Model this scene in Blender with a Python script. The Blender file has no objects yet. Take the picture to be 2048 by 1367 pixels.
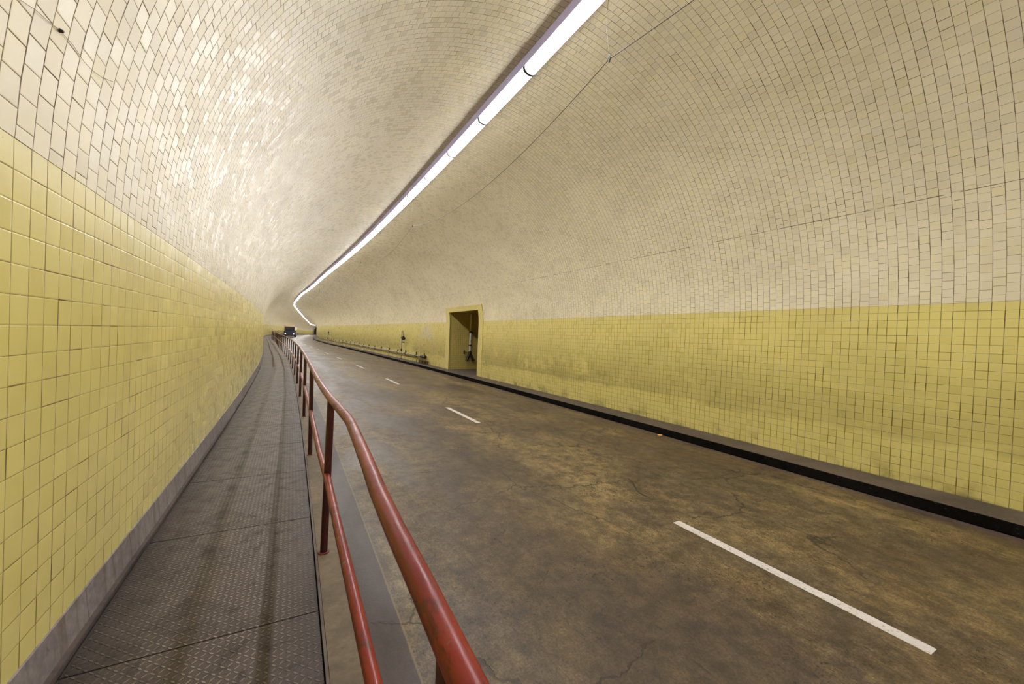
import bpy, math, random
import numpy as np
from mathutils import Vector, Matrix

C = bpy.context.scene.collection
random.seed(7)
EYE = 1.98                     # height of the camera above the roadway
T = 0.11                       # tile module

# ----------------------------------------------------------------------------
# alignment of the tunnel: curvature and grade along the chainage s
# ----------------------------------------------------------------------------
KN = [0, 8, 16, 24, 32, 40, 50, 60, 70, 80, 90, 105, 120, 140, 165, 195, 230, 262, 275, 320]
KV = [-.00211, -.00211, -.00204, -.00324, .00008, .00226, -.00505, .0061, -.00156, .00434, .00383, -.00059, .0007,
      -.00021, .00031, -.00007, .00015, .0002, .004, .004]
GV = [.00128, -.0023, -.0009, -.00039, .00024, -.0014, -.00158, -.00195, -.00105, .00018, -.00065, -.00305, -.00499,
      -.00625, -.00816, -.01, -.01159, -.012, -.012, -.012]
S0, S1 = -14.0, 320.0
_s = np.arange(S0, S1 + .01, .125)
_k = np.where(_s < 0, 0.0, np.interp(_s, KN, KV))
_g = np.where(_s < 0, 0.0, np.interp(_s, KN, GV))
_th = np.cumsum(_k * .125); _th -= np.interp(0, _s, _th)
_X = np.cumsum(np.sin(_th) * .125); _Y = np.cumsum(np.cos(_th) * .125); _Z = np.cumsum(_g * .125)
_X -= np.interp(0, _s, _X); _Y -= np.interp(0, _s, _Y); _Z -= np.interp(0, _s, _Z)


def head(s):
    return float(np.interp(s, _s, _th))


def grade(s):
    return float(np.interp(s, _s, _g))


def P(s, b, z):
    """world point at chainage s, b metres right of the camera axis, z metres above eye level"""
    t = head(s)
    return Vector((float(np.interp(s, _s, _X)) + b * math.cos(t),
                   float(np.interp(s, _s, _Y)) - b * math.sin(t),
                   float(np.interp(s, _s, _Z)) + z + EYE))


def frame_at(s, b, z):
    """matrix: local x to the right, y along the tunnel, z up"""
    return Matrix.Translation(P(s, b, z)) @ Matrix.Rotation(-head(s), 4, 'Z') @ Matrix.Rotation(math.atan(grade(s)), 4, 'X')


# ----------------------------------------------------------------------------
# object helpers
# ----------------------------------------------------------------------------
class MB:
    def __init__(self):
        self.v, self.f, self.uv, self.sm = [], [], [], []

    def quad(self, pts, uvs=None, smooth=False):
        n = len(self.v)
        self.v += [Vector(p) for p in pts]
        self.f.append(tuple(range(n, n + len(pts))))
        self.uv.append(uvs or [(0, 0)] * len(pts)); self.sm.append(smooth)

    def add(self, verts, faces, smooth=False):
        n = len(self.v)
        self.v += [Vector(p) for p in verts]
        for f in faces:
            self.f.append(tuple(i + n for i in f)); self.uv.append([(0, 0)] * len(f)); self.sm.append(smooth)
        return self

    def box(self, c, d, m=None, bev=0.0):
        hx, hy, hz = d[0] / 2, d[1] / 2, d[2] / 2
        if bev <= 0:
            vs = [Vector((x * hx, y * hy, z * hz)) for z in (-1, 1) for y in (-1, 1) for x in (-1, 1)]
            fs = [(0, 2, 3, 1), (4, 5, 7, 6), (0, 1, 5, 4), (2, 6, 7, 3), (0, 4, 6, 2), (1, 3, 7, 5)]
        else:
            ring = lambda i, z: [Vector(p + (z,)) for p in [(-hx + i, -hy), (hx - i, -hy), (hx, -hy + i), (hx, hy - i),
                                                           (hx - i, hy), (-hx + i, hy), (-hx, hy - i), (-hx, -hy + i)]]
            ins = lambda z: [Vector((v.x * (hx - bev) / hx, v.y * (hy - bev) / hy, z)) for v in ring(bev, 0)]
            rs = [ins(-hz), ring(bev, -hz + bev), ring(bev, hz - bev), ins(hz)]
            vs = [v for r in rs for v in r]; fs = [tuple(range(7, -1, -1)), tuple(range(24, 32))]
            for a in range(3):
                for i in range(8):
                    j = (i + 1) % 8
                    fs.append((a * 8 + i, a * 8 + j, a * 8 + 8 + j, a * 8 + 8 + i))
        mm = (m or Matrix()) @ Matrix.Translation(Vector(c))
        return self.add([mm @ v for v in vs], fs)

    def tube(self, path, r, n=14, caps=True, radii=None):
        path = [Vector(p) for p in path]
        vs, fs = [], []
        up = Vector((0, 0, 1))
        for i, p in enumerate(path):
            a = path[max(i - 1, 0)]; b = path[min(i + 1, len(path) - 1)]
            d = (b - a).normalized()
            x = d.cross(up)
            if x.length < .05: x = d.cross(Vector((1, 0, 0)))
            x.normalize(); y = d.cross(x).normalized()
            if i and x.dot(lx) < 0 and False: x = -x
            lx = x
            rr = radii[i] if radii else r
            vs += [p + x * (rr * math.cos(2 * math.pi * k / n)) + y * (rr * math.sin(2 * math.pi * k / n)) for k in range(n)]
        for i in range(len(path) - 1):
            for k in range(n):
                l = (k + 1) % n
                fs.append((i * n + k, i * n + l, i * n + n + l, i * n + n + k))
        self.add(vs, fs, True)
        if caps:
            m = len(path) - 1
            self.add(vs[:n], [tuple(range(n - 1, -1, -1))]); self.add(vs[m * n:], [tuple(range(n))])
        return self

    def cyl(self, a, b, r, n=16, r2=None):
        return self.tube([a, b], r, n, True, [r, r2 if r2 is not None else r])

    def build(self, name, mat, parent=None, kind=None):
        me = bpy.data.meshes.new(name)
        me.from_pydata([tuple(v) for v in self.v], [], self.f)
        uvl = me.uv_layers.new(name='UVMap')
        flat = [c for f in self.uv for c in f]
        uvl.data.foreach_set('uv', np.array(flat, 'f').ravel())
        me.polygons.foreach_set('use_smooth', self.sm)
        me.materials.append(mat)
        me.update()
        o = bpy.data.objects.new(name, me); C.objects.link(o)
        if parent: o.parent = parent
        if kind: o['kind'] = kind
        return o


def tag(o, label, cat, group=None):
    o['label'] = label; o['category'] = cat
    if group: o['group'] = group
    return o


def thing(name, label, cat, m=None, group=None, kind=None):
    o = bpy.data.objects.new(name, None); C.objects.link(o)
    o.empty_display_size = .1
    if m is not None: o.matrix_world = m
    if kind: o['kind'] = kind
    else: tag(o, label, cat, group)
    return o


def copy_tree(o):
    c = o.copy(); C.objects.link(c)
    for ch in list(o.children):
        d = ch.copy(); C.objects.link(d); d.parent = c
        for g in list(ch.children):
            e = g.copy(); C.objects.link(e); e.parent = d
    return c


ORD = ['first', 'second', 'third', 'fourth', 'fifth', 'sixth', 'seventh', 'eighth', 'ninth', 'tenth', 'eleventh', 'twelfth',
       'thirteenth', 'fourteenth', 'fifteenth', 'sixteenth', 'seventeenth', 'eighteenth', 'nineteenth', 'twentieth']


# ----------------------------------------------------------------------------
# material helpers
# ----------------------------------------------------------------------------
class NB:
    def __init__(self, name):
        self.m = bpy.data.materials.new(name); self.m.use_nodes = True
        self.nt = self.m.node_tree; self.nt.nodes.clear()
        self.out = self.n('ShaderNodeOutputMaterial')

    def n(self, t, **kw):
        x = self.nt.nodes.new(t)
        for k, v in kw.items(): setattr(x, k, v)
        return x

    def put(self, sock, v):
        if isinstance(v, bpy.types.NodeSocket): self.nt.links.new(v, sock)
        elif isinstance(v, (tuple, list)) and sock.type == 'RGBA' and len(v) == 3: sock.default_value = (*v, 1)
        else: sock.default_value = v

    def math(self, op, a, b=None, c=None, clamp=False):
        x = self.n('ShaderNodeMath', operation=op, use_clamp=clamp)
        for i, v in enumerate((a, b, c)):
            if v is not None: self.put(x.inputs[i], v)
        return x.outputs[0]

    def vmath(self, op, a, b=None, scale=None):
        x = self.n('ShaderNodeVectorMath', operation=op)
        self.put(x.inputs[0], a)
        if b is not None: self.put(x.inputs[1], b)
        if scale is not None: self.put(x.inputs['Scale'], scale)
        return x.outputs['Value'] if op in ('LENGTH', 'DOT_PRODUCT', 'DISTANCE') else x.outputs[0]

    def ramp(self, v, a, b, lo=0., hi=1., smooth=True):
        x = self.n('ShaderNodeMapRange', interpolation_type='SMOOTHSTEP' if smooth else 'LINEAR')
        for i, q in enumerate((v, a, b, lo, hi)): self.put(x.inputs[i], q)
        return x.outputs[0]

    def mix(self, f, a, b, blend='MIX'):
        x = self.n('ShaderNodeMix', data_type='RGBA', blend_type=blend)
        self.put(x.inputs[0], f); self.put(x.inputs[6], a); self.put(x.inputs[7], b)
        return x.outputs[2]

    def uv(self):
        x = self.n('ShaderNodeUVMap', uv_map='UVMap')
        s = self.n('ShaderNodeSeparateXYZ'); self.nt.links.new(x.outputs[0], s.inputs[0])
        return x.outputs[0], s.outputs[0], s.outputs[1]

    def xyz(self, a=0., b=0., c=0.):
        x = self.n('ShaderNodeCombineXYZ')
        for i, v in enumerate((a, b, c)): self.put(x.inputs[i], v)
        return x.outputs[0]

    def noise(self, vec, scale, detail=4., rough=.55, dist=0., col=False):
        x = self.n('ShaderNodeTexNoise')
        self.put(x.inputs['Vector'], vec); x.inputs['Scale'].default_value = scale
        x.inputs['Detail'].default_value = detail; x.inputs['Roughness'].default_value = rough
        x.inputs['Distortion'].default_value = dist
        return x.outputs[1 if col else 0]

    def white(self, vec):
        x = self.n('ShaderNodeTexWhiteNoise', noise_dimensions='3D'); self.put(x.inputs['Vector'], vec)
        return x.outputs['Value'], x.outputs['Color']

    def vor(self, vec, scale, feat='F1', rnd=1.):
        x = self.n('ShaderNodeTexVoronoi', feature=feat); self.put(x.inputs['Vector'], vec)
        x.inputs['Scale'].default_value = scale; x.inputs['Randomness'].default_value = rnd
        return x.outputs['Distance']

    def obj(self):
        return self.n('ShaderNodeTexCoord').outputs['Object']

    def bump(self, h, strength=.3, dist=.01, normal=None):
        x = self.n('ShaderNodeBump'); x.inputs['Strength'].default_value = strength
        x.inputs['Distance'].default_value = dist; self.put(x.inputs['Height'], h)
        if normal is not None: self.put(x.inputs['Normal'], normal)
        return x.outputs[0]

    def bsdf(self, color, rough=.5, metal=0., normal=None, spec=.5, emit=None, estr=0.):
        x = self.n('ShaderNodeBsdfPrincipled')
        self.put(x.inputs['Base Color'], color); self.put(x.inputs['Roughness'], rough)
        self.put(x.inputs['Metallic'], metal); self.put(x.inputs['Specular IOR Level'], spec)
        if normal is not None: self.put(x.inputs['Normal'], normal)
        if emit is not None:
            self.put(x.inputs['Emission Color'], emit); x.inputs['Emission Strength'].default_value = estr
        self.nt.links.new(x.outputs[0], self.out.inputs[0])
        return self.m


def simple(name, col, rough=.5, metal=0., var=.15, scale=18., emit=None, estr=0.):
    b = NB(name); nz = b.noise(b.obj(), scale)
    f = b.ramp(nz, .3, .7, 1 - var, 1 + var)
    c = b.vmath('SCALE', col, scale=f)
    return b.bsdf(c, rough, metal, emit=emit, estr=estr)


def tile_mat(name, kind, base, warm, cool, grout, grime=None, tilt=.02, rough=.2, gw=.0019, vary=.09, spec=.42):
    b = NB(name); uvv, u, v = b.uv()
    cu = b.math('DIVIDE', u, T); col = b.math('FLOOR', cu)
    vv = b.math('DIVIDE', v, T)
    if kind == 'brick':
        wn, _ = b.white(b.xyz(col, 3.7, 1.1))
        alt = b.math('MULTIPLY', b.math('FLOORED_MODULO', col, 2.), .5)
        vv = b.math('ADD', vv, b.math('ADD', alt, b.math('MULTIPLY', wn, .34)))
    row = b.math('FLOOR', vv)
    fu = b.math('FRACT', cu); fv = b.math('FRACT', vv)
    du = b.math('MULTIPLY', b.math('MINIMUM', fu, b.math('SUBTRACT', 1., fu)), T)
    dv = b.math('MULTIPLY', b.math('MINIMUM', fv, b.math('SUBTRACT', 1., fv)), T)
    rv, rc = b.white(b.xyz(col, row, .5))
    # joint widths vary from joint to joint
    ju, _ = b.white(b.xyz(b.math('ROUND', cu), row, 4.5))
    jv, _ = b.white(b.xyz(col, b.math('ROUND', vv), 8.5))
    wu = b.math('MULTIPLY_ADD', b.math('POWER', ju, 2.), .0022, gw)
    wv = b.math('MULTIPLY_ADD', b.math('POWER', jv, 3.), .0018, gw * .62)
    gu = b.ramp(b.math('DIVIDE', du, wu), .75, 1.35, 1., 0.)
    gv = b.ramp(b.math('DIVIDE', dv, wv), .75, 1.35, 1., 0.)
    g = b.math('MAXIMUM', gu, gv)
    # tile tint
    sep = b.n('ShaderNodeSeparateColor'); b.put(sep.inputs[0], rc)
    c = b.mix(b.ramp(sep.outputs[0], .6, 1., 0., .5), base, warm)
    c = b.mix(b.ramp(sep.outputs[1], .6, 1., 0., .5), c, cool)
    c = b.vmath('SCALE', c, scale=b.math('MULTIPLY_ADD', sep.outputs[2], vary, 1. - vary * .5))
    big = b.noise(uvv, .7, 5., .6)
    c = b.vmath('SCALE', c, scale=b.ramp(big, .3, .7, .93, 1.04))
    # small chips and scuffs
    sp = b.math('MULTIPLY', b.ramp(b.noise(uvv, 26., 3., .6), .70, .76), b.ramp(b.noise(uvv, 1.7, 2.), .52, .62))
    c = b.mix(b.math('MULTIPLY', sp, .65), c, (.10, .075, .04))
    if grime:
        c = grime(b, uvv, u, v, c)
    dirt = b.ramp(b.noise(uvv, 2.3, 4., .6), .35, .65, .62, 1.)
    c = b.mix(b.math('MULTIPLY', g, dirt), c, grout)
    geo = b.n('ShaderNodeNewGeometry')
    j = b.vmath('SCALE', b.vmath('SUBTRACT', rc, (.5, .5, .5)), scale=tilt)
    wob = b.vmath('SCALE', b.vmath('SUBTRACT', b.noise(uvv, 9., 2., .5, col=True), (.5, .5, .5)), scale=tilt * .8)
    nn = b.vmath('NORMALIZE', b.vmath('ADD', b.vmath('ADD', geo.outputs['Normal'], j), wob))
    edge = b.math('MINIMUM', b.ramp(du, 0., .006), b.ramp(dv, 0., .006))
    nn = b.bump(edge, .35, .0022, nn)
    r = b.math('MAXIMUM', b.math('MULTIPLY_ADD', sep.outputs[2], .12, rough), b.math('MULTIPLY', g, .8))
    return b.bsdf(c, r, 0., nn, spec)


def rect_mask(b, u, v, cu, cv, hu, hv, soft=.06):
    a = b.math('SUBTRACT', b.math('ABSOLUTE', b.math('SUBTRACT', u, cu)), hu)
    d = b.math('SUBTRACT', b.math('ABSOLUTE', b.math('SUBTRACT', v, cv)), hv)
    return b.ramp(b.math('MAXIMUM', a, d), -soft, soft, 1., 0.)


def grime_right(b, uvv, u, v, c):
    d = b.math('MULTIPLY', v, -1.)                               # metres below the top of the dado
    n1 = b.noise(b.xyz(u, 0., 0.), .35, 3., .5); n2 = b.noise(uvv, 1.1, 4., .55, .6)
    edge = b.math('ADD', b.math('ADD', 1.72, b.math('MULTIPLY', n1, .4)), b.math('MULTIPLY', b.math('SUBTRACT', n2, .5), .22))
    f = b.ramp(d, .35, 1.85, 0., 1.)
    f = b.math('MULTIPLY', f, b.ramp(b.math('SUBTRACT', d, edge), -.05, .05, 1., .12))
    f = b.math('MULTIPLY', f, b.ramp(n2, .25, .65, .75, 1.1))
    # wiped streaks and ghosts of scrubbed-off marks
    st = b.noise(b.xyz(b.math('MULTIPLY', u, .55), b.math('MULTIPLY', v, 2.6), 3.), 1.3, 4., .6, 1.2)
    f = b.math('MULTIPLY', f, b.ramp(st, .56, .66, 1., .45))
    gh = None
    for cu, cv, hu, hv in [(15.04, -1.30, .18, .2), (13.98, -1.29, .3, .13), (12.75, -1.24, .4, .13), (12.72, -1.58, .28, .2),
                           (13.1, -1.42, .1, .22), (11.79, -1.25, .5, .09), (11.76, -1.58, .42, .17), (11.05, -1.38, .2, .2), (10.47, -1.29, .22, .14),
                           (9.54, -1.46, .36, .26)]:
        q = rect_mask(b, u, v, cu, cv, hu, hv, .09)
        gh = q if gh is None else b.math('MAXIMUM', gh, q)
    gh = b.math('MULTIPLY', gh, b.ramp(b.noise(uvv, 3.4, 3., .6), .38, .56))
    f = b.math('MULTIPLY', f, b.math('SUBTRACT', 1., b.math('MULTIPLY', gh, .85)))
    # clean bays around the two standpipes
    for cu in (27.9, 65.6):
        f = b.math('MULTIPLY', f, b.ramp(b.math('ABSOLUTE', b.math('SUBTRACT', u, cu)), 1.1, 1.7, .15, 1.))
    c = b.mix(b.math('MULTIPLY', f, b.ramp(u, 3., 12., .34, .58)), c, (.26, .215, .065))
    # pale repainted patch, a tapering panel with rounded head
    hw = b.math('MULTIPLY_ADD', d, .95, .28)
    pm = b.math('MULTIPLY', b.ramp(b.math('SUBTRACT', b.math('ABSOLUTE', b.math('SUBTRACT', u, 24.0)), hw), -.06, .06, 1., 0.),
                b.math('MULTIPLY', b.ramp(d, .1, .22), b.ramp(d, .92, .98, 1., 0.)))
    c = b.mix(b.math('MULTIPLY', pm, .62), c, (.62, .56, .40))
    leg = b.math('MULTIPLY', b.ramp(b.math('ABSOLUTE', b.math('SUBTRACT', b.math('ABSOLUTE', b.math('SUBTRACT', u, 24.0)), 1.2)), .05, .12, 1., 0.),
                 b.math('MULTIPLY', b.ramp(d, .7, .9), b.ramp(d, 1.8, 2.1, 1., 0.)))
    c = b.mix(b.math('MULTIPLY', leg, .35), c, (.62, .56, .38))
    # splash dirt just above the kerb and scrapes along the wall
    low = b.math('MULTIPLY', b.ramp(d, 2.2, 2.55), b.ramp(b.noise(uvv, 2.2, 4., .6), .45, .65))
    c = b.mix(b.math('MULTIPLY', low, .6), c, (.13, .085, .03))
    sc = b.noise(b.xyz(b.math('MULTIPLY', u, .8), b.math('MULTIPLY', v, 30.), 1.), 1.2, 3., .6)
    sc = b.math('MULTIPLY', b.ramp(sc, .66, .72), b.math('MULTIPLY', b.ramp(d, 1.5, 1.8), b.ramp(b.noise(uvv, .8, 2.), .48, .6)))
    return b.mix(b.math('MULTIPLY', sc, .55), c, (.13, .09, .03))


def grime_left(b, uvv, u, v, c):
    d = b.math('MULTIPLY', v, -1.)
    n2 = b.noise(uvv, .9, 4., .55, .6)
    f = b.math('MULTIPLY', b.ramp(d, .6, 2., 0., 1.), b.ramp(n2, .35, .7, .2, 1.))
    f = b.math('MULTIPLY', f, b.ramp(u, 2., 14., .3, 1.))
    return b.mix(b.math('MULTIPLY', f, .38), c, (.30, .235, .08))


def grime_vault(b, uvv, u, v, c):
    st = b.noise(b.xyz(b.math('MULTIPLY', u, .25), b.math('MULTIPLY', v, .6), 0.), 1., 5., .6, .8)
    ck = b.math('ABSOLUTE', b.math('SUBTRACT', v, 11.768))
    ck = b.math('MULTIPLY', b.ramp(ck, .003, .006, 1., 0.), b.ramp(b.noise(b.xyz(u, 0., 2.), 2.6, 3., .6), .44, .52))
    c = b.mix(b.math('MULTIPLY', ck, .85), c, (.05, .035, .015))
    return b.vmath('SCALE', b.mix(b.ramp(st, .5, .75, 0., .3), c, (.44, .37, .20)), scale=b.ramp(st, .3, .5, 1.03, 1.))


M = {}
M['white_tile'] = tile_mat('cream glazed tile', 'brick', (.755, .68, .48), (.735, .65, .385), (.72, .655, .515), (.085, .058, .022), grime_vault, .0085, .25, .0020, .045, .24)
YB = ((.66, .565, .185), (.65, .55, .17), (.665, .575, .20))
M['yellow_right'] = tile_mat('yellow dado tile, sooty', 'grid', *YB, (.075, .045, .010), grime_right, .007, .26, .0024, .03)
M['yellow_left'] = tile_mat('yellow dado tile', 'grid', *YB, (.12, .075, .022), grime_left, .005, .24, .0014, .03)
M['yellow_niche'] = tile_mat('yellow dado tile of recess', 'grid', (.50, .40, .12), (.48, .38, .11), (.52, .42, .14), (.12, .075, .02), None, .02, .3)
M['frame_yellow'] = simple('yellow frame tile', (.62, .525, .19), .3, 0, .08, 9.)


def road_mat():
    b = NB('stained concrete roadway'); uvv, s, x = b.uv()
    st = b.xyz(b.math('MULTIPLY', s, .35), x, 0.)
    n1 = b.noise(uvv, .55, 6., .6, .5); n2 = b.noise(st, 1.3, 6., .62, .6); n3 = b.noise(uvv, 5., 6., .65); n4 = b.noise(uvv, 60., 3., .7)
    c = b.mix(b.ramp(n1, .34, .66), (.092, .060, .026), (.172, .120, .047))
    c = b.mix(b.ramp(n2, .36, .62, .75, 0.), c, (.062, .045, .032))
    c = b.mix(b.ramp(b.noise(st, .9, 5., .6, .3), .55, .68, 0., .6), c, (.215, .156, .066))
    c = b.mix(b.ramp(b.noise(uvv, 1.1, 5., .6, 1.), .56, .7, 0., .6), c, (.048, .034, .031))
    c = b.vmath('SCALE', c, scale=b.ramp(n3, .28, .72, .55, 1.4))
    c = b.vmath('SCALE', c, scale=b.ramp(n4, .28, .72, .62, 1.38))
    n5 = b.noise(uvv, 17., 4., .7)
    c = b.vmath('SCALE', c, scale=b.ramp(n5, .3, .7, .74, 1.24))
    # oil darkened strip down the middle of each lane
    for xc, w, a in ((2.05, .75, .45), (5.4, .7, .25)):
        q = b.ramp(b.math('ABSOLUTE', b.math('SUBTRACT', b.math('ADD', x, b.math('MULTIPLY', b.math('SUBTRACT', n1, .5), 1.)), xc)), w * .3, w * 1.5, a, 0.)
        c = b.mix(q, c, (.042, .031, .024))
    # gouges and dark specks drawn out along the traffic
    gv = b.noise(b.xyz(b.math('MULTIPLY', s, 3.), b.math('MULTIPLY', x, 13.), 5.), 1., 3., .6)
    c = b.mix(b.math('MULTIPLY', b.ramp(gv, .66, .70), .8), c, (.035, .027, .018))
    sp = b.math('MULTIPLY', b.ramp(b.noise(uvv, 26., 3., .65), .58, .65), b.ramp(b.noise(uvv, 1.4, 3., .6), .44, .62))
    c = b.mix(b.math('MULTIPLY', sp, .92), c, (.016, .012, .009))
    # hairline cracks
    wv = b.vmath('ADD', uvv, b.vmath('SCALE', b.noise(uvv, 3., 4., .6, col=True), scale=.35))
    ck = b.math('MULTIPLY', b.ramp(b.vor(wv, .55, 'DISTANCE_TO_EDGE'), .003, .008, 1., 0.), b.ramp(b.noise(uvv, .5, 2.), .44, .53))
    ck2 = b.math('MULTIPLY', b.ramp(b.vor(wv, 1.9, 'DISTANCE_TO_EDGE'), .004, .010, 1., 0.), b.ramp(b.noise(uvv, .8, 2., .5), .57, .64))
    ckm = b.math('MAXIMUM', ck, b.math('MULTIPLY', ck2, .7))
    c = b.mix(b.math('MULTIPLY', ckm, .8), c, (.025, .018, .012))
    # transverse construction joints and a dark gutter strip with its pale edge
    for sj, wj in ((23.4, .035), (58., .04)):
        c = b.mix(b.ramp(b.math('ABSOLUTE', b.math('SUBTRACT', s, sj)), wj * .5, wj, .8, 0.), c, (.03, .024, .018))
    xe = b.math('ADD', x, b.math('MULTIPLY', b.math('SUBTRACT', n3, .5), .02))
    gt = b.ramp(xe, .685, .70, 1., 0.)
    gc = b.vmath('SCALE', (.044, .031, .027), scale=b.ramp(b.noise(st, 3., 5., .6), .3, .7, .75, 1.25))
    c = b.mix(b.math('MULTIPLY', gt, .9), c, gc)
    ln = b.ramp(b.math('ABSOLUTE', b.math('SUBTRACT', xe, .692)), .004, .009, .55, 0.)
    c = b.mix(ln, c, (.18, .13, .055))
    rt = b.ramp(x, 6.86, 7.0, 0., .7)
    c = b.mix(rt, c, (.085, .062, .066))
    bh = b.math('SUBTRACT', b.math('ADD', n3, b.math('MULTIPLY', n4, .4)), b.math('MULTIPLY', ckm, .8))
    r = b.ramp(n2, .3, .7, .42, .6)
    return b.bsdf(c, r, 0., b.bump(bh, .4, .008), .3)


M['road'] = road_mat()


def conc(name, c1, c2, streak=False, rough=.65, spec=.4):
    b = NB(name); uvv, u, v = b.uv()
    vec = b.obj()
    n1 = b.noise(vec, 1.6, 6., .62, .5); n2 = b.noise(vec, 22., 5., .65)
    c = b.mix(b.ramp(n1, .33, .67), c1, c2)
    if streak:
        sk = b.noise(b.xyz(b.math('MULTIPLY', u, 9.), b.math('MULTIPLY', v, .8), 0.), 1., 4., .6)
        c = b.mix(b.ramp(sk, .48, .66, 0., .7), c, (.10, .07, .04))
        c = b.mix(b.ramp(b.math('ABSOLUTE', b.math('SUBTRACT', b.math('FLOORED_MODULO', u, .61), .3)), .002, .006, .6, 0.), c, (.05, .035, .025))
    c = b.vmath('SCALE', c, scale=b.ramp(n2, .25, .75, .78, 1.2))
    sp = b.ramp(b.noise(vec, 15., 4., .7), .63, .70)
    c = b.mix(b.math('MULTIPLY', sp, .5), c, (.05, .035, .025))
    return b.bsdf(c, rough, 0., b.bump(n2, .35, .004), spec)


M['kerb_concrete'] = conc('worn kerb concrete', (.09, .066, .039), (.145, .106, .062))
M['footway_concrete'] = conc('grey footway concrete', (.12, .098, .084), (.18, .15, .125))
M['skirting_concrete'] = conc('streaked concrete skirting', (.155, .132, .13), (.23, .20, .195), True)
M['skirting_dark'] = conc('dirty concrete lip', (.06, .045, .04), (.10, .075, .065))
M['right_walk'] = conc('sooty kerb top', (.062, .046, .036), (.10, .075, .056))
M['kerb_black'] = conc('tyre blackened kerb face', (.003, .0025, .002), (.006, .005, .004), False, .95, .02)
M['gap'] = simple('black gap', (.006, .005, .004), .9)


def plate_mat():
    b = NB('raised pattern steel plate'); uvv, u, v = b.uv()
    p = .0285
    cu = b.math('DIVIDE', u, p); cv = b.math('DIVIDE', v, p)
    iu = b.math('FLOOR', cu); iv = b.math('FLOOR', cv)
    x = b.math('SUBTRACT', b.math('FRACT', cu), .5); y = b.math('SUBTRACT', b.math('FRACT', cv), .5)
    sg = b.math('MULTIPLY_ADD', b.math('FLOORED_MODULO', b.math('ADD', iu, iv), 2.), -2., 1.)
    a = b.math('MULTIPLY', b.math('ADD', x, b.math('MULTIPLY', sg, y)), .7071)
    d = b.math('MULTIPLY', b.math('SUBTRACT', y, b.math('MULTIPLY', sg, x)), .7071)
    e = b.math('SUBTRACT', 1., b.math('ADD', b.math('POWER', b.math('ABSOLUTE', b.math('DIVIDE', a, .50)), 2.),
                                      b.math('POWER', b.math('ABSOLUTE', b.math('DIVIDE', d, .16)), 2.)))
    h = b.ramp(e, -.1, .75)
    n1 = b.noise(b.obj(), 2.2, 5., .6, .4); n2 = b.noise(b.obj(), 9., 5., .65)
    # worn paler where feet pass, v is the distance across the footway
    wear = b.ramp(b.math('ABSOLUTE', b.math('ADD', v, .30)), .1, .5, 1., 0.)
    c = b.mix(b.ramp(n1, .33, .68), (.034, .024, .023), (.066, .049, .045))
    c = b.mix(b.math('MULTIPLY', wear, .6), c, (.100, .080, .072))
    c = b.mix(b.math('MULTIPLY', h, b.math('MULTIPLY_ADD', wear, .5, .22)), c, (.36, .31, .27))
    c = b.mix(b.math('MULTIPLY', b.ramp(n2, .56, .66), .65), c, (.022, .015, .014))
    st = b.noise(b.obj(), 3.7, 5., .65, .8)
    c = b.mix(b.ramp(st, .52, .66, 0., .6), c, (.03, .020, .020))
    c = b.mix(b.ramp(v, -.55, -.83, 0., .5), c, (.035, .024, .022))
    c = b.vmath('SCALE', c, scale=b.ramp(b.noise(b.obj(), 60., 3., .6), .25, .75, .8, 1.2))
    return b.bsdf(c, b.ramp(n2, .3, .7, .34, .52), .35, b.bump(h, 1., .006), .5)


M['plate'] = plate_mat()
M['steel_angle'] = simple('rusty steel angle', (.09, .068, .055), .55, .4, .3, 14.)


def paint_mat():
    b = NB('chipped red rail paint'); o = b.obj()
    n1 = b.noise(o, 3., 4., .6); n2 = b.noise(b.vmath('MULTIPLY', o, (30., 9., 30.)), 1., 4., .65)
    c = b.mix(b.ramp(n1, .35, .65), (.15, .0065, .006), (.20, .016, .008))
    c = b.mix(b.math('MULTIPLY', b.ramp(n2, .57, .64), .65), c, (.05, .007, .007))
    g = b.math('MULTIPLY', b.ramp(b.noise(o, 14., 3., .55), .665, .685), b.ramp(b.noise(o, 2., 2.), .45, .55))
    c = b.mix(g, c, (.13, .15, .13))
    hb = b.noise(b.vmath('MULTIPLY', o, (60., 25., 60.)), 1., 3., .6)
    return b.bsdf(c, b.ramp(n2, .3, .7, .28, .42), 0., b.bump(hb, .45, .002), .4)


M['red'] = paint_mat()
M['post_red'] = simple('maroon post paint with painted shade', (.042, .005, .0045), .42, 0., .25, 12.)  # maroon darkened further, so the posts' unlit side is part of the colour
M['weld'] = simple('dark weld', (.10, .022, .018), .5, 0., .3, 60.)
M['drip'] = simple('spilled red paint', (.14, .02, .025), .6, 0., .4, 60.)
M['line'] = (lambda b: b.bsdf(b.vmath('SCALE', b.mix(b.ramp(b.noise(b.obj(), 30., 4., .65), .54, .66, 0., .7), (.52, .485, .45), (.24, .19, .14)),
                                     scale=b.ramp(b.noise(b.obj(), 2.5, 4.), .3, .7, .88, 1.06)), .55))(NB('worn white road paint'))
M['housing'] = simple('housing side with painted lavender bloom', (.60, .57, .76), .35, 0., .05, emit=(.5, .47, .85), estr=.08)  # lavender colour and faint emission stand in for bloom off the lens
M['ring'] = simple('grey end band', (.07, .065, .09), .45, .2, .1)
def lens_mat():
    b = NB('lit diffuser')
    g = b.n('ShaderNodeNewGeometry'); s = b.n('ShaderNodeSeparateXYZ'); b.nt.links.new(g.outputs['Normal'], s.inputs[0])
    st = b.math('MULTIPLY_ADD', b.math('POWER', b.math('MAXIMUM', b.math('MULTIPLY', s.outputs[2], -1.), 0.), 5.), 28., 6.5)      # lamp shines mostly downward
    m = b.bsdf((.8, .8, .85), .4, emit=(.965, .955, .975), estr=1.)
    p = [n for n in b.nt.nodes if n.type == 'BSDF_PRINCIPLED'][0]
    b.nt.links.new(st, p.inputs['Emission Strength'])
    return m


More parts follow.
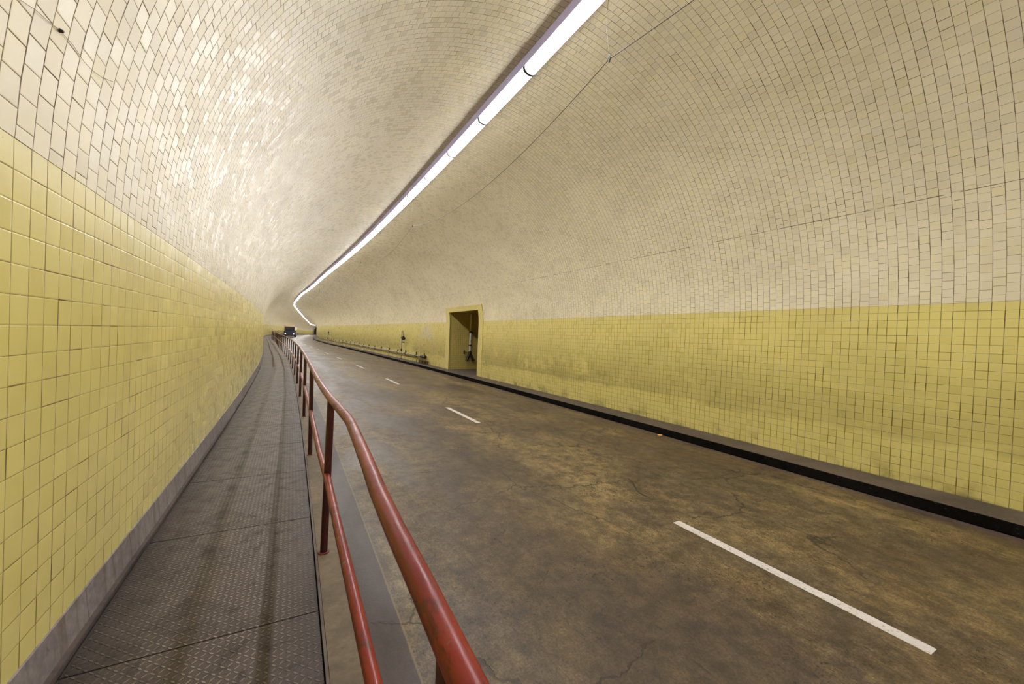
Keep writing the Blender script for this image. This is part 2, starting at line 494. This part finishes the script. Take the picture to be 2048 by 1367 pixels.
M['lens'] = lens_mat()
M['iron'] = simple('black iron', (.018, .016, .014), .45, .4, .4, 25.)
M['pipe_grey'] = simple('weathered galvanised pipe', (.30, .26, .23), .42, .35, .35, 12.)
M['bracket'] = simple('rusty bracket', (.075, .05, .02), .6, .3, .3, 20.)
M['pipe_white'] = (lambda b: b.bsdf(b.mix(b.ramp(b.noise(b.obj(), 16., 4., .7), .55, .62), (.62, .58, .52), (.16, .09, .04)), .5))(NB('flaking white pipe paint'))
M['brass'] = simple('dull brass', (.45, .34, .12), .35, .7, .2)
M['wire'] = simple('thin dark cable', (.05, .035, .025), .6)
M['thin_wire'] = simple('grey wire', (.20, .17, .13), .6)
M['orange'] = simple('orange reflector', (.75, .30, .02), .2, 0., .15, 40.)
M['tar'] = simple('dark tar', (.022, .019, .008), .6, 0., .4, 30.)
M['dark'] = simple('dark recess', (.03, .022, .014), .8)
M['bus_paint'] = simple('dark blue vehicle paint', (.03, .03, .07), .3, 0., .1)
M['bus_white'] = simple('cream vehicle paint', (.42, .36, .25), .35, 0., .06)
M['glass'] = simple('dark window glass', (.03, .035, .05), .08)
M['lit_window'] = (lambda b: b.bsdf((.7, .7, .75), .2, emit=(.85, .85, 1.), estr=.25))(NB('lit window'))
M['amber'] = (lambda b: b.bsdf((.8, .3, .1), .3, emit=(1., .35, .12), estr=.22))(NB('amber marker lamp'))
M['headlamp'] = (lambda b: b.bsdf((.8, .8, .9), .2, emit=(.75, .8, 1.), estr=1.2))(NB('bluish white lamp'))
M['rubber'] = simple('tyre rubber', (.015, .014, .014), .7)

# ----------------------------------------------------------------------------
# the bore
# ----------------------------------------------------------------------------
DS, DE = 16.72, 20.22            # recess in the right wall
D_TOP = 1.22                     # its head, above eye level
SS = sorted(set([round(x, 3) for x in np.arange(S0, 40, .5)] + [round(x, 3) for x in np.arange(40, 110, 1.)] + [round(x, 3) for x in np.arange(110, S1 + .1, 2.)] + [DS, DE]))
XL, XR = -.89, 7.72
L_TOP, R_TOP = .63, .69
L_BASE, R_BASE = -1.34, -1.845
WALK = -1.515
ROAD = -1.98
VC, VZ, VR = 3.415, .5, 4.305
aL = math.pi - math.asin((L_TOP - VZ) / VR); aR = math.asin((R_TOP - VZ) / VR); aD = math.asin((D_TOP - VZ) / VR)


def sweep(prof, uvs, smooth=False, skip=None, s_list=SS):
    """prof: list of (b, z); uvs: second uv coordinate of each profile point"""
    mb = MB()
    rows = [[P(s, b_, z_) for b_, z_ in prof] for s in s_list]
    n = len(prof)
    vs = [p for r in rows for p in r]
    mb.v = vs
    for i in range(len(s_list) - 1):
        for j in range(n - 1):
            if skip and skip(.5 * (s_list[i] + s_list[i + 1]), .5 * (prof[j][1] + prof[j + 1][1]), .5 * (prof[j][0] + prof[j + 1][0])): continue
            mb.f.append((i * n + j, i * n + n + j, i * n + n + j + 1, i * n + j + 1))
            mb.uv.append([(s_list[i], uvs[j]), (s_list[i + 1], uvs[j]), (s_list[i + 1], uvs[j + 1]), (s_list[i], uvs[j + 1])])
            mb.sm.append(smooth)
    return mb


angs = list(np.linspace(aL, aD, 64)) + list(np.linspace(aD, aR, 5))[1:]
vault_prof = [(VC + VR * math.cos(a), VZ + VR * math.sin(a)) for a in angs]
in_door = lambda s, z, b_: DS < s < DE and b_ > VC and z < D_TOP
sweep(vault_prof, [VR * (aL - a) for a in angs], True, in_door).build('ceiling', M['white_tile'], kind='structure')
sweep([(XL, L_BASE), (XL, L_TOP), (vault_prof[0][0], L_TOP)], [L_BASE - L_TOP, 0., .004]).build('wall_left', M['yellow_left'], kind='structure')
sweep([(vault_prof[-1][0], R_TOP), (XR, R_TOP), (XR, R_BASE)], [.001, 0, R_BASE - R_TOP], skip=lambda s, z, b_: DS < s < DE).build('wall_right', M['yellow_right'], kind='structure')
bs = sweep([(-.868, -1.502), (-.884, L_BASE - .004), (XL, L_BASE)], [-.12, 0., .02]).build('baseboard_left', M['skirting_concrete'], kind='structure')
sweep([(-.845, -1.55), (-.845, -1.502), (-.868, -1.502)], [0, .05, .07]).build('lip', M['skirting_dark'], bs)
sweep([(.33, ROAD), (XR - .3, ROAD)], [.33, XR - .3]).build('floor', M['road'], kind='structure')
# footway bed under the steel plates, then plain concrete past the last plate
PL0, PLN, PLL = -6.165, 20, 1.215
PL_END = PL0 + PLN * PLL
s_a = [s for s in SS if s < PL_END] + [PL_END]
s_b = [PL_END] + [s for s in SS if s > PL_END]
sweep([(-.85, WALK - .03), (.17, WALK - .03)], [0, 1], s_list=s_a).build('floor_footway_bed', M['gap'], kind='structure')
sweep([(-.85, WALK), (.17, WALK)], [0, 1], s_list=s_b).build('floor_footway', M['footway_concrete'], kind='structure')
kb = sweep([(.176, WALK - .03), (.176, WALK), (.318, WALK), (.33, WALK - .012), (.33, ROAD)], [0, .03, .155, .17, .7]).build('trim_1', M['kerb_concrete'], kind='structure')
sweep([(.160, WALK - .03), (.160, WALK + .001), (.174, WALK + .001), (.174, WALK - .03)], [0, .03, .05, .08]).build('edge_angle', M['steel_angle'], kb)
kr = sweep([(7.115, R_BASE - .006), (7.13, R_BASE), (XR, R_BASE)], [0, .02, .62], skip=None).build('trim_2', M['right_walk'], kind='structure')
sweep([(7.04, ROAD - .01), (7.045, ROAD + .02), (7.115, R_BASE - .006)], [0, .03, .16]).build('kerb_face', M['kerb_black'], kr)

# recess (niche) with its yellow surround
door = thing('door_1', None, None, frame_at(.5 * (DS + DE), XR, R_BASE), kind='structure')
MI = door.matrix_world.inverted()


def loc(mb):
    mb.v = [MI @ v for v in mb.v]
    return mb


DEP = 12.2
for s_ in (DE, DS):
    q = MB(); q.quad([P(s_, XR - .12 * 0, R_BASE), P(s_, DEP, R_BASE), P(s_, DEP, D_TOP), P(s_, XR - .04, D_TOP)],
                     [(0, R_BASE), (DEP - XR, R_BASE), (DEP - XR, D_TOP), (0, D_TOP)])
    loc(q).build('side_wall', M['yellow_niche'], door)
q = MB(); q.quad([P(DS, DEP, R_BASE), P(DE, DEP, R_BASE), P(DE, DEP, D_TOP), P(DS, DEP, D_TOP)], [(0, 0), (DE - DS, 0), (DE - DS, 3.1), (0, 3.1)])
loc(q).build('back_wall', M['yellow_niche'], door)
q = MB(); q.quad([P(DS, XR - .08, D_TOP), P(DE, XR - .08, D_TOP), P(DE, DEP, D_TOP), P(DS, DEP, D_TOP)], [(0, 0), (DE - DS, 0), (DE - DS, 4), (0, 4)])
loc(q).build('soffit', M['yellow_niche'], door)
q = MB(); q.quad([P(DS, XR, R_BASE), P(DE, XR, R_BASE), P(DE, DEP, R_BASE), P(DS, DEP, R_BASE)], [(0, 0), (4, 0), (4, 4), (0, 4)])
loc(q).build('floor_slab', M['right_walk'], door)


def wall_pt(s, z, off):
    """point on the right wall / vault surface, pushed into the tunnel by off"""
    if z <= R_TOP: return P(s, XR - off, z)
    a = math.asin((z - VZ) / VR)
    return P(s, VC + (VR - off) * math.cos(a), VZ + (VR - off) * math.sin(a))


def band(s_a, s_b, zs, off, inner=None):
    mb = MB(); vs = []; n = len(zs)
    for z in zs: vs += [wall_pt(s_a, z, off), wall_pt(s_b, z, off), wall_pt(s_b, z, -.05), wall_pt(s_a, z, -.05)]
    fs = [(0, 1, 2, 3), tuple(4 * (n - 1) + k for k in (3, 2, 1, 0))]
    for i in range(n - 1):
        for k in range(4):
            l = (k + 1) % 4
            fs.append((4 * i + k, 4 * i + 4 + k, 4 * i + 4 + l, 4 * i + l))
    return mb.add(vs, fs)


zj = [R_BASE] + list(np.linspace(R_TOP - .3, D_TOP + .24, 9))
loc(band(DS - .43, DS, zj, .03)).build('jamb', M['frame_yellow'], door)
loc(band(DE, DE + .5, zj, .03)).build('jamb', M['frame_yellow'], door)
loc(band(DS, DE, [D_TOP, D_TOP + .12, D_TOP + .24], .03)).build('lintel', M['frame_yellow'], door)

# ----------------------------------------------------------------------------
# steel floor plates of the footway
# ----------------------------------------------------------------------------
VIS0 = 6
for i in range(PLN):
    s_a_, s_b_ = PL0 + i * PLL + .004, PL0 + (i + 1) * PLL - .004
    mb = MB(); n = 2
    sl = [s_a_, .5 * (s_a_ + s_b_), s_b_]
    top = [[P(s, b_, WALK) for b_ in (-.832, .152)] for s in sl]
    bot = [[p - Vector((0, 0, .012)) for p in r] for r in top]
    for a in range(2):
        mb.quad([top[a][0], top[a][1], top[a + 1][1], top[a + 1][0]], [(sl[a], -.832), (sl[a], .152), (sl[a + 1], .152), (sl[a + 1], -.832)])
        mb.quad([top[a][1], bot[a][1], bot[a + 1][1], top[a + 1][1]]); mb.quad([bot[a][0], top[a][0], top[a + 1][0], bot[a + 1][0]])
    mb.quad([top[0][1], top[0][0], bot[0][0], bot[0][1]]); mb.quad([top[2][0], top[2][1], bot[2][1], bot[2][0]])
    mm = frame_at(s_a_, 0, WALK); mi = mm.inverted(); mb.v = [mi @ v for v in mb.v]
    o = mb.build('floor_plate', M['plate']); o.matrix_world = mm
    k = i - VIS0
    if k < 0: lb = 'raised pattern steel footway plate behind the bottom edge of the picture'
    elif i == PLN - 1: lb = 'raised pattern steel footway plate meeting the bare concrete footway'
    elif k == 0: lb = 'nearest raised pattern steel footway plate, cut by the bottom edge of the picture'
    else: lb = 'raised pattern steel footway plate, %s from the bottom edge of the picture' % ORD[k]
    tag(o, lb, 'floor plate', 'steel plates of the footway')

# ----------------------------------------------------------------------------
# red pipe railing
# ----------------------------------------------------------------------------
rail = thing('pipe_railing', 'long red painted two-rail pipe railing along the footway edge', 'railing', frame_at(0, .215, WALK))
RI = rail.matrix_world.inverted()
RH = -.4703
trace = [(-2.2, .216), (-.5, .216), (.48, .217), (.7, .2205), (.95, .2215), (1.2, .226), (1.5, .239), (1.8, .249), (2.06, .2575), (2.14, .2595), (2.2, .2600), (2.26, .2590), (2.34, .2555), (2.7, .2395),
         (3.02, .2255), (3.5, .212), (4.1, .204), (5., .203), (6.5, .205), (8.5, .212), (11., .2185), (14., .222)]
path = [P(s, b_, RH) for s, b_ in trace] + [P(s, .222, RH) for s in np.arange(15, 140, 1.)]
RR = .0245
MB().tube([RI @ p for p in path], RR, 20).build('top_rail', M['red'], rail)
MZ = -.99
mids = [P(s, b_, MZ) for s, b_ in [(-2.2, .217), (1.1, .221), (1.6, .219), (2.2, .216), (2.85, .217), (3.6, .203), (5., .205), (8., .212)]] + [P(s, .216, MZ) for s in np.arange(10, 140, 1.)]
MB().tube([RI @ p for p in mids], .0225, 18).build('mid_rail', M['red'], rail)
k = 0
s_ = .55 - 2.4
while s_ < 138:
    top_b = float(np.interp(s_, [q[0] for q in trace], [q[1] for q in trace]))
    a, b_ = P(s_, .215, WALK), P(s_, top_b, RH)
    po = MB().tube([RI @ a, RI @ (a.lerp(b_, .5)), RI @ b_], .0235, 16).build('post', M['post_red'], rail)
    if 0 < s_ < 40:
        f = MB(); f.cyl(RI @ a, RI @ (a + Vector((0, 0, .007))), .036, 18)
        f.build('base_weld', M['drip'], po)
    s_ += 2.4
for s_, bb in ((2.40, .253), (3.85, .2065)):
    d = (P(s_ + .1, bb, RH) - P(s_ - .1, bb, RH)).normalized() * .004
    c_ = P(s_, bb, RH)
    MB().cyl(RI @ (c_ - d), RI @ (c_ + d), RR + .0008, 20).build('weld_seam', M['weld'], rail)

# ----------------------------------------------------------------------------
# the line of tube lights along the crown
# ----------------------------------------------------------------------------
LB, LTOP, LMID, LBOT = 3.44, 4.795, 4.63, 4.538
FL = 1.89
HW = .128
LW = .108


def prism(prof, y0, y1):
    mb = MB(); n = len(prof)
    vs = [(x, y0, z) for x, z in prof] + [(x, y1, z) for x, z in prof]
    fs = [tuple(range(n)), tuple(range(2 * n - 1, n - 1, -1))] + [(i, i + n, (i + 1) % n + n, (i + 1) % n) for i in range(n)]
    return mb.add(vs, fs)


def make_fixture():
    r = thing('tube_light', 'x', 'ceiling light')
    zt, zm, zb = LTOP - LMID, 0., LBOT - LMID
    prism([(-HW, zm), (-HW + .008, zm + .012), (-HW + .008, zt), (HW - .008, zt), (HW - .008, zm + .012), (HW, zm)], 0, FL - .004).build('housing', M['housing'], r)
    le = [(LW * math.cos(a), zb * math.sin(a) ** .8) for a in np.linspace(0, math.pi, 17)]
    prism(le, .058, FL - .008).build('lens', M['lens'], r)
    ou = [((LW + .018) * math.cos(a), (zb - .018) * math.sin(a) ** .8) for a in np.linspace(0, math.pi, 17)]
    prism(ou, .0, .056).build('end_band', M['ring'], r)
    return r


fx = make_fixture()
s_ = 6.01 - FL * 10
n = 0
first_vis = None
while s_ < 316:
    o = fx if n == 0 else copy_tree(fx)
    a = P(s_, LB, LMID)
    ds = FL
    for _i in range(6): ds *= FL / (P(s_ + ds, LB, LMID) - a).length
    b_ = P(s_ + ds, LB, LMID)
    d = (b_ - a)
    o.matrix_world = Matrix.Translation(a) @ Matrix.Rotation(-math.atan2(d.x, d.y), 4, 'Z') @ Matrix.Rotation(math.asin(d.z / d.length), 4, 'X')
    j = n - 9           # 0 = cut by the top edge
    if j < 0: lb = 'glowing tube light on the crown above and behind the camera'
    elif j == 0: lb = 'largest glowing tube light on the crown, cut by the top edge of the picture'
    elif j < 20: lb = 'glowing tube light on the crown, %s down the line from the top edge' % ORD[j]
    elif s_ < 78: lb = 'small glowing tube light past the twentieth, before the line bends back right'
    elif s_ < 262: lb = 'tiny distant glowing tube light after the line has bent back right'
    else: lb = 'farthest glowing tube light hidden around the final bend'
    tag(o, lb, 'ceiling light', 'tube lights along the tunnel crown')
    s_ += ds; n += 1

# ----------------------------------------------------------------------------
# lane line dashes
# ----------------------------------------------------------------------------
LANE = 3.785
dash = [(a, a + 2.02) for a in (.93, 8.25, 15.5, 22.5, 29.7, 36.3, 43., 49.8, 56.4, 62.9, 69.5, 76., 82.6, 89.2)]
rnd = random.Random(3)
for i, (a, b_) in enumerate(dash):
    mb = MB(); N = 24 if i < 2 else 8
    L, R = [], []
    for q in range(N + 1):
        s_ = a + (b_ - a) * q / N
        w = .052 + rnd.uniform(-.003, .003)
        off = .006 if (i == 0 and s_ < 1.55) else 0.
        L.append(P(s_, LANE - w + off - (.004 if off else 0), ROAD)); R.append(P(s_, LANE + w + off, ROAD))
    up = Vector((0, 0, .003))
    for q in range(N):
        mb.quad([L[q] + up, R[q] + up, R[q + 1] + up, L[q + 1] + up])
        mb.quad([R[q] + up, R[q], R[q + 1], R[q + 1] + up]); mb.quad([L[q], L[q] + up, L[q + 1] + up, L[q + 1]])
    mb.quad([L[0], R[0], R[0] + up, L[0] + up]); mb.quad([R[N], L[N], L[N] + up, R[N] + up])
    mm = frame_at(a, LANE, ROAD); mi = mm.inverted(); mb.v = [mi @ v for v in mb.v]
    o = mb.build('lane_dash', M['line']); o.matrix_world = mm
    lb = ('nearest long white painted lane dash on the concrete roadway' if i == 0 else
          'white painted lane dash on the roadway, %s from the camera' % ORD[i])
    tag(o, lb, 'road marking', 'white lane dashes')

# small things on the roadway
st = thing('road_stud', 'orange reflective road stud at the foot of the black kerb', 'road stud', frame_at(5.87, 6.955, ROAD))
MB().tube([(0, 0, 0), (0, 0, .008), (0, 0, .014)], .07, 20, True, [.075, .07, .05]).build('base', M['iron'], st)
MB().tube([(0, 0, .012), (0, 0, .022), (0, 0, .028)], .05, 20, True, [.055, .048, .02]).build('reflector', M['orange'], st)


def blot(name, pts, w, lab, mat):
    mb = MB(); n = len(pts); up = Vector((0, 0, .0035)); r_ = random.Random(len(name) + n)
    L, R = [], []
    for i, (s_, b_) in enumerate(pts):
        ww = w * (r_.uniform(.5, 1.2) if 0 < i < n - 1 else .25)
        L.append(P(s_, b_ - ww, ROAD) + up); R.append(P(s_, b_ + ww, ROAD) + up)
    for i in range(n - 1): mb.quad([L[i], R[i], R[i + 1], L[i + 1]])
    mm = frame_at(pts[0][0], pts[0][1], ROAD); mi = mm.inverted(); mb.v = [mi @ v for v in mb.v]
    o = mb.build(name, mat); o.matrix_world = mm
    return tag(o, lab, 'road mark')


# ----------------------------------------------------------------------------
# services on the right wall
# ----------------------------------------------------------------------------
PB, PZ = 7.60, -1.41
wp = thing('service_pipe', 'long galvanised pipe clamped low along the right wall', 'pipe', frame_at(23.9, PB, PZ))
WI = wp.matrix_world.inverted()
MB().tube([WI @ P(s, PB, PZ) for s in [23.9] + list(np.arange(24.5, 97, 1.))], .042, 12).build('pipe_run', M['pipe_grey'], wp)
q = MB(); q.tube([WI @ P(s, PB, PZ) for s in (23.62, 23.66, 23.70, 24.1, 24.14, 24.45)], .07, 16, True, [.07, .10, .072, .072, .09, .085])
q.build('end_coupling', M['iron'], wp)
for s in [24.0, 25.5, 27.8, 29.7] + list(np.arange(32.0, 96, 2.42)):
    q = MB(); m = WI @ frame_at(s, PB, PZ)
    q.box((.058, 0, .04), (.06, .05, .34), m); q.box((-.0, 0, 0), (.11, .045, .11), m)
    q.build('clamp', M['bracket'], wp)
lg = MB()
rack = thing('pipe_stand', 'low rusty metal stand under the end of the wall pipe', 'stand', frame_at(24.2, 7.58, R_BASE))
for y in (-.9, -.35, .2, .8):
    mb = MB(); mb.box((-.06, y, .09), (.03, .03, .18)); mb.box((.08, y, .09), (.03, .03, .18)); mb.build('leg', M['bracket'], rack)
MB().box((.01, -.05, .187), (.2, 1.9, .02)).build('top_bar', M['bracket'], rack)


def standpipe(s, lab):
    r = thing('standpipe', lab, 'standpipe', frame_at(s, 7.47, R_BASE))
    H = 1.98
    arch = [(0, .17 + .17 * math.cos(a), H - .1 + .14 * math.sin(a)) for a in np.linspace(0, math.pi, 9)]
    pts = [(0, .34, .0), (0, .34, 1.0)] + [(0, .34, H - .15)] + arch + [(0, 0, H - .45)]
    MB().tube([(x, y - .34, z) for x, y, z in pts], .035, 12).build('riser', M['pipe_grey'], r)
    v = MB().cyl((0, -.34, H - .62), (0, -.34, H - .35), .075, 14).build('valve', M['iron'], r)
    MB().cyl((0, -.40, H - .5), (0, -.52, H - .5), .025, 10).cyl((0, -.50, H - .5), (0, -.53, H - .5), .10, 18).build('hand_wheel', M['iron'], v)
    MB().cyl((0, 0, .58), (0, 0, .74), .062, 12).cyl((0, 0, 1.47), (0, 0, 1.57), .055, 12).cyl((0, -.02, 1.52), (0, .12, 1.52), .03, 10).build('coupling', M['iron'], r)
    MB().box((0, 0, .02), (.2, .2, .04)).build('foot_plate', M['iron'], r)
    MB().box((.11, 0, 1.2), (.19, .04, .06)).build('wall_bracket', M['bracket'], r)


standpipe(28.2, 'slim standpipe with hooked top beside the clean strip of right wall')
standpipe(65.6, 'distant standpipe against the bright yellow strip near the bend')

# fire riser in the recess
fr = thing('fire_riser', 'flaking white riser pipe with black twin valve inside the recess', 'fire riser', frame_at(DE - .13, 8.88, R_BASE))
top = D_TOP - R_BASE - .004
MB().tube([(0, 0, 2.1), (0, 0, top)], .05, 14).build('upper_pipe', M['frame_yellow'], fr)
MB().tube([(0, 0, .98), (0, 0, 2.12)], .058, 16).build('lower_pipe', M['pipe_white'], fr)
MB().cyl((0, 0, 1.30), (0, 0, 1.36), .08, 16).cyl((0, 0, 2.0), (0, 0, 2.14), .075, 16).cyl((.0, -.02, 2.05), (.12, -.05, 2.02), .04, 12).build('collar', M['iron'], fr)
vb = MB()
vb.tube([(0, 0, .80), (0, -.01, .90), (0, 0, 1.02)], .1, 18, True, [.075, .115, .07])
vb.build('valve_body', M['iron'], fr)
for sx in (-1, 1):
    MB().tube([(0, 0, .86), (sx * .10, -.05, .70), (sx * .19, -.08, .52)], .06, 14, True, [.07, .075, .065]).cyl((sx * .18, -.075, .54), (sx * .205, -.085, .48), .085, 16).build('outlet', M['iron'], fr)
hw = MB().cyl((0, 0, .92), (-.34, -.02, .94), .026, 10).build('valve_stem', M['brass'], fr)
tor = [(-.34, .09 * math.cos(a) - .02, .94 + .09 * math.sin(a)) for a in np.linspace(0, 2 * math.pi, 17)]
wl = MB().tube(tor, .016, 8, False)
for a in (0, math.pi / 2): wl.cyl((-.34, .09 * math.cos(a) - .02, .94 + .09 * math.sin(a)), (-.34, -.09 * math.cos(a) - .02, .94 - .09 * math.sin(a)), .01, 6)
wl.build('hand_wheel', M['iron'], fr)

# antenna cable slung below the vault
CB = 3.7
cab = thing('slung_cable', 'thin dark cable slung below the vault right of the lights', 'cable', frame_at(4.3, CB, 3.9))
CI = cab.matrix_world.inverted()
hang = [(-5.5, 3.9), (4.28, 3.885), (14.07, 3.80), (23.9, 3.9), (33.7, 3.9), (43.5, 3.9), (53.3, 3.9)]
pts = []
for (a, za), (b_, zb) in zip(hang[:-1], hang[1:]):
    for i in range(20):
        t = i / 20.; pts.append(P(a + (b_ - a) * t, CB, za + (zb - za) * t - .52 * 4 * t * (1 - t) * (1 if a > 0 else .6)))
MB().tube([CI @ p for p in pts], .0055, 6).build('cable_run', M['wire'], cab)
for s_, z_ in hang[1:]:
    zt = VZ + math.sqrt(VR ** 2 - (CB - VC) ** 2)
    h = MB().tube([CI @ P(s_, CB, z_), CI @ P(s_ + .05, CB - .03, .5 * (z_ + zt)), CI @ P(s_ + .05, CB - .02, zt)], .003, 6).build('hanger_wire', M['wire'], cab)
    MB().tube([CI @ P(s_, CB, z_ - .05), CI @ P(s_, CB, z_), CI @ P(s_, CB, z_ + .06)], .02, 8, True, [.006, .02, .005]).build('clip', M['iron'], h)

# loose wire on the left haunch
wpts = [(2.00, 3.010), (2.085, 3.004), (2.161, 3.001), (2.235, 2.997), (2.34, 2.9955), (2.439, 2.9975), (2.52, 2.996), (2.616, 2.991), (2.72, 2.982)]


def vpt(s, a, off=.006):
    return P(s, VC + (VR - off) * math.cos(a), VZ + (VR - off) * math.sin(a))


lw = thing('loose_wire', 'thin loose wire pinned to the cream tiles above the left dado', 'wire', frame_at(2.235, -.84, 1.12))
LI = lw.matrix_world.inverted()
MB().tube([LI @ vpt(s, a) for s, a in wpts], .0009, 6).build('strand', M['thin_wire'], lw)
MB().tube([LI @ vpt(2.24, 2.997, .004), LI @ vpt(2.24, 2.997, .016)], .009, 10, True, [.008, .005]).build('clip', M['iron'], lw)

# ----------------------------------------------------------------------------
# bus far down the left lane
# ----------------------------------------------------------------------------
bus = thing('bus', 'small distant dark bus with amber strip and lit headlamps beyond the railing', 'bus', frame_at(112., 1.95, ROAD) @ Matrix.Rotation(math.pi, 4, 'Z'))
MB().box((0, 0, .95), (2.4, 8., 1.2), None, .12).build('lower_body', M['bus_paint'], bus)
MB().box((0, 0, 2.1), (2.36, 7.9, 1.12), None, .1).build('upper_body', M['bus_white'], bus)
MB().box((0, 0, 2.72), (2.2, 7.6, .16), None, .06).build('roof', M['bus_white'], bus)
for sx in (-1, 1):
    for y in np.arange(-3.1, 3.2, 1.24):
        MB().box((sx * 1.18, y, 2.1), (.03, 1.08, .7), None, .01).build('side_window', M['lit_window'], bus)
    for y in (-2.5, 2.4):
        MB().cyl((sx * .95, y, .46), (sx * 1.22, y, .46), .46, 20).build('wheel', M['rubber'], bus)
for sy in (-1, 1):
    MB().box((0, sy * 3.96, 2.05), (2.0, .04, .85), None, .01).build('windscreen', M['glass'], bus)
    MB().box((0, sy * 3.92, 2.62), (1.6, .06, .08)).build('marker_light', M['amber'], bus)
    for sx in (-1, 1):
        MB().cyl((sx * .85, sy * 3.97, .8), (sx * .85, sy * 4.03, .8), .13, 14).build('headlight' if sy > 0 else 'tail_light', M['headlamp'] if sy > 0 else M['amber'], bus)

# stains with a body of their own
blot('tar_streak', [(4.2, 4.31), (4.1, 4.27), (3.98, 4.20), (3.88, 4.13), (3.78, 4.06), (3.70, 4.035), (3.62, 4.03), (3.55, 4.045)], .022, 'ragged dark tar streak on the roadway above the nearest lane dash', M['tar'])

# ----------------------------------------------------------------------------
# camera, world, view
# ----------------------------------------------------------------------------
d_ = (-.47482, -.02969, .87958); v_ = (-.04027, .99912, .01199); r_ = (.87916, .02973, .4756)
cam = bpy.data.cameras.new('camera'); co = bpy.data.objects.new('camera', cam); C.objects.link(co)
mx = Matrix(((r_[0], -r_[1], -r_[2], 0), (d_[0], -d_[1], -d_[2], 0), (-v_[0], v_[1], v_[2], EYE), (0, 0, 0, 1)))
co.matrix_world = mx
cam.sensor_width = 36.; cam.lens = 797. / 2048 * 36; cam.clip_start = .05; cam.clip_end = 500
sc = bpy.context.scene
sc.camera = co
w = bpy.data.worlds.new('night'); sc.world = w; w.use_nodes = True
w.node_tree.nodes['Background'].inputs[0].default_value = (.02, .018, .02, 1)
w.node_tree.nodes['Background'].inputs[1].default_value = .3
sc.view_settings.view_transform = 'Standard'; sc.view_settings.look = 'None'
sc.view_settings.exposure = 1.42; sc.view_settings.gamma = 1.0; sc.view_settings.use_curve_mapping = False
sc.cycles.use_denoising = True
sc.cycles.max_bounces = 6
sc.cycles.use_adaptive_sampling = True
sc.cycles.adaptive_threshold = .11
M['housing'].cycles.emission_sampling = 'NONE'
for _n in ('lit_window', 'amber', 'headlamp'): M[_n].cycles.emission_sampling = 'NONE'
sc.cycles.max_bounces = 6; sc.cycles.diffuse_bounces = 4; sc.cycles.glossy_bounces = 2
sc.cycles.sample_clamp_indirect = 6.
sc.cycles.caustics_reflective = False
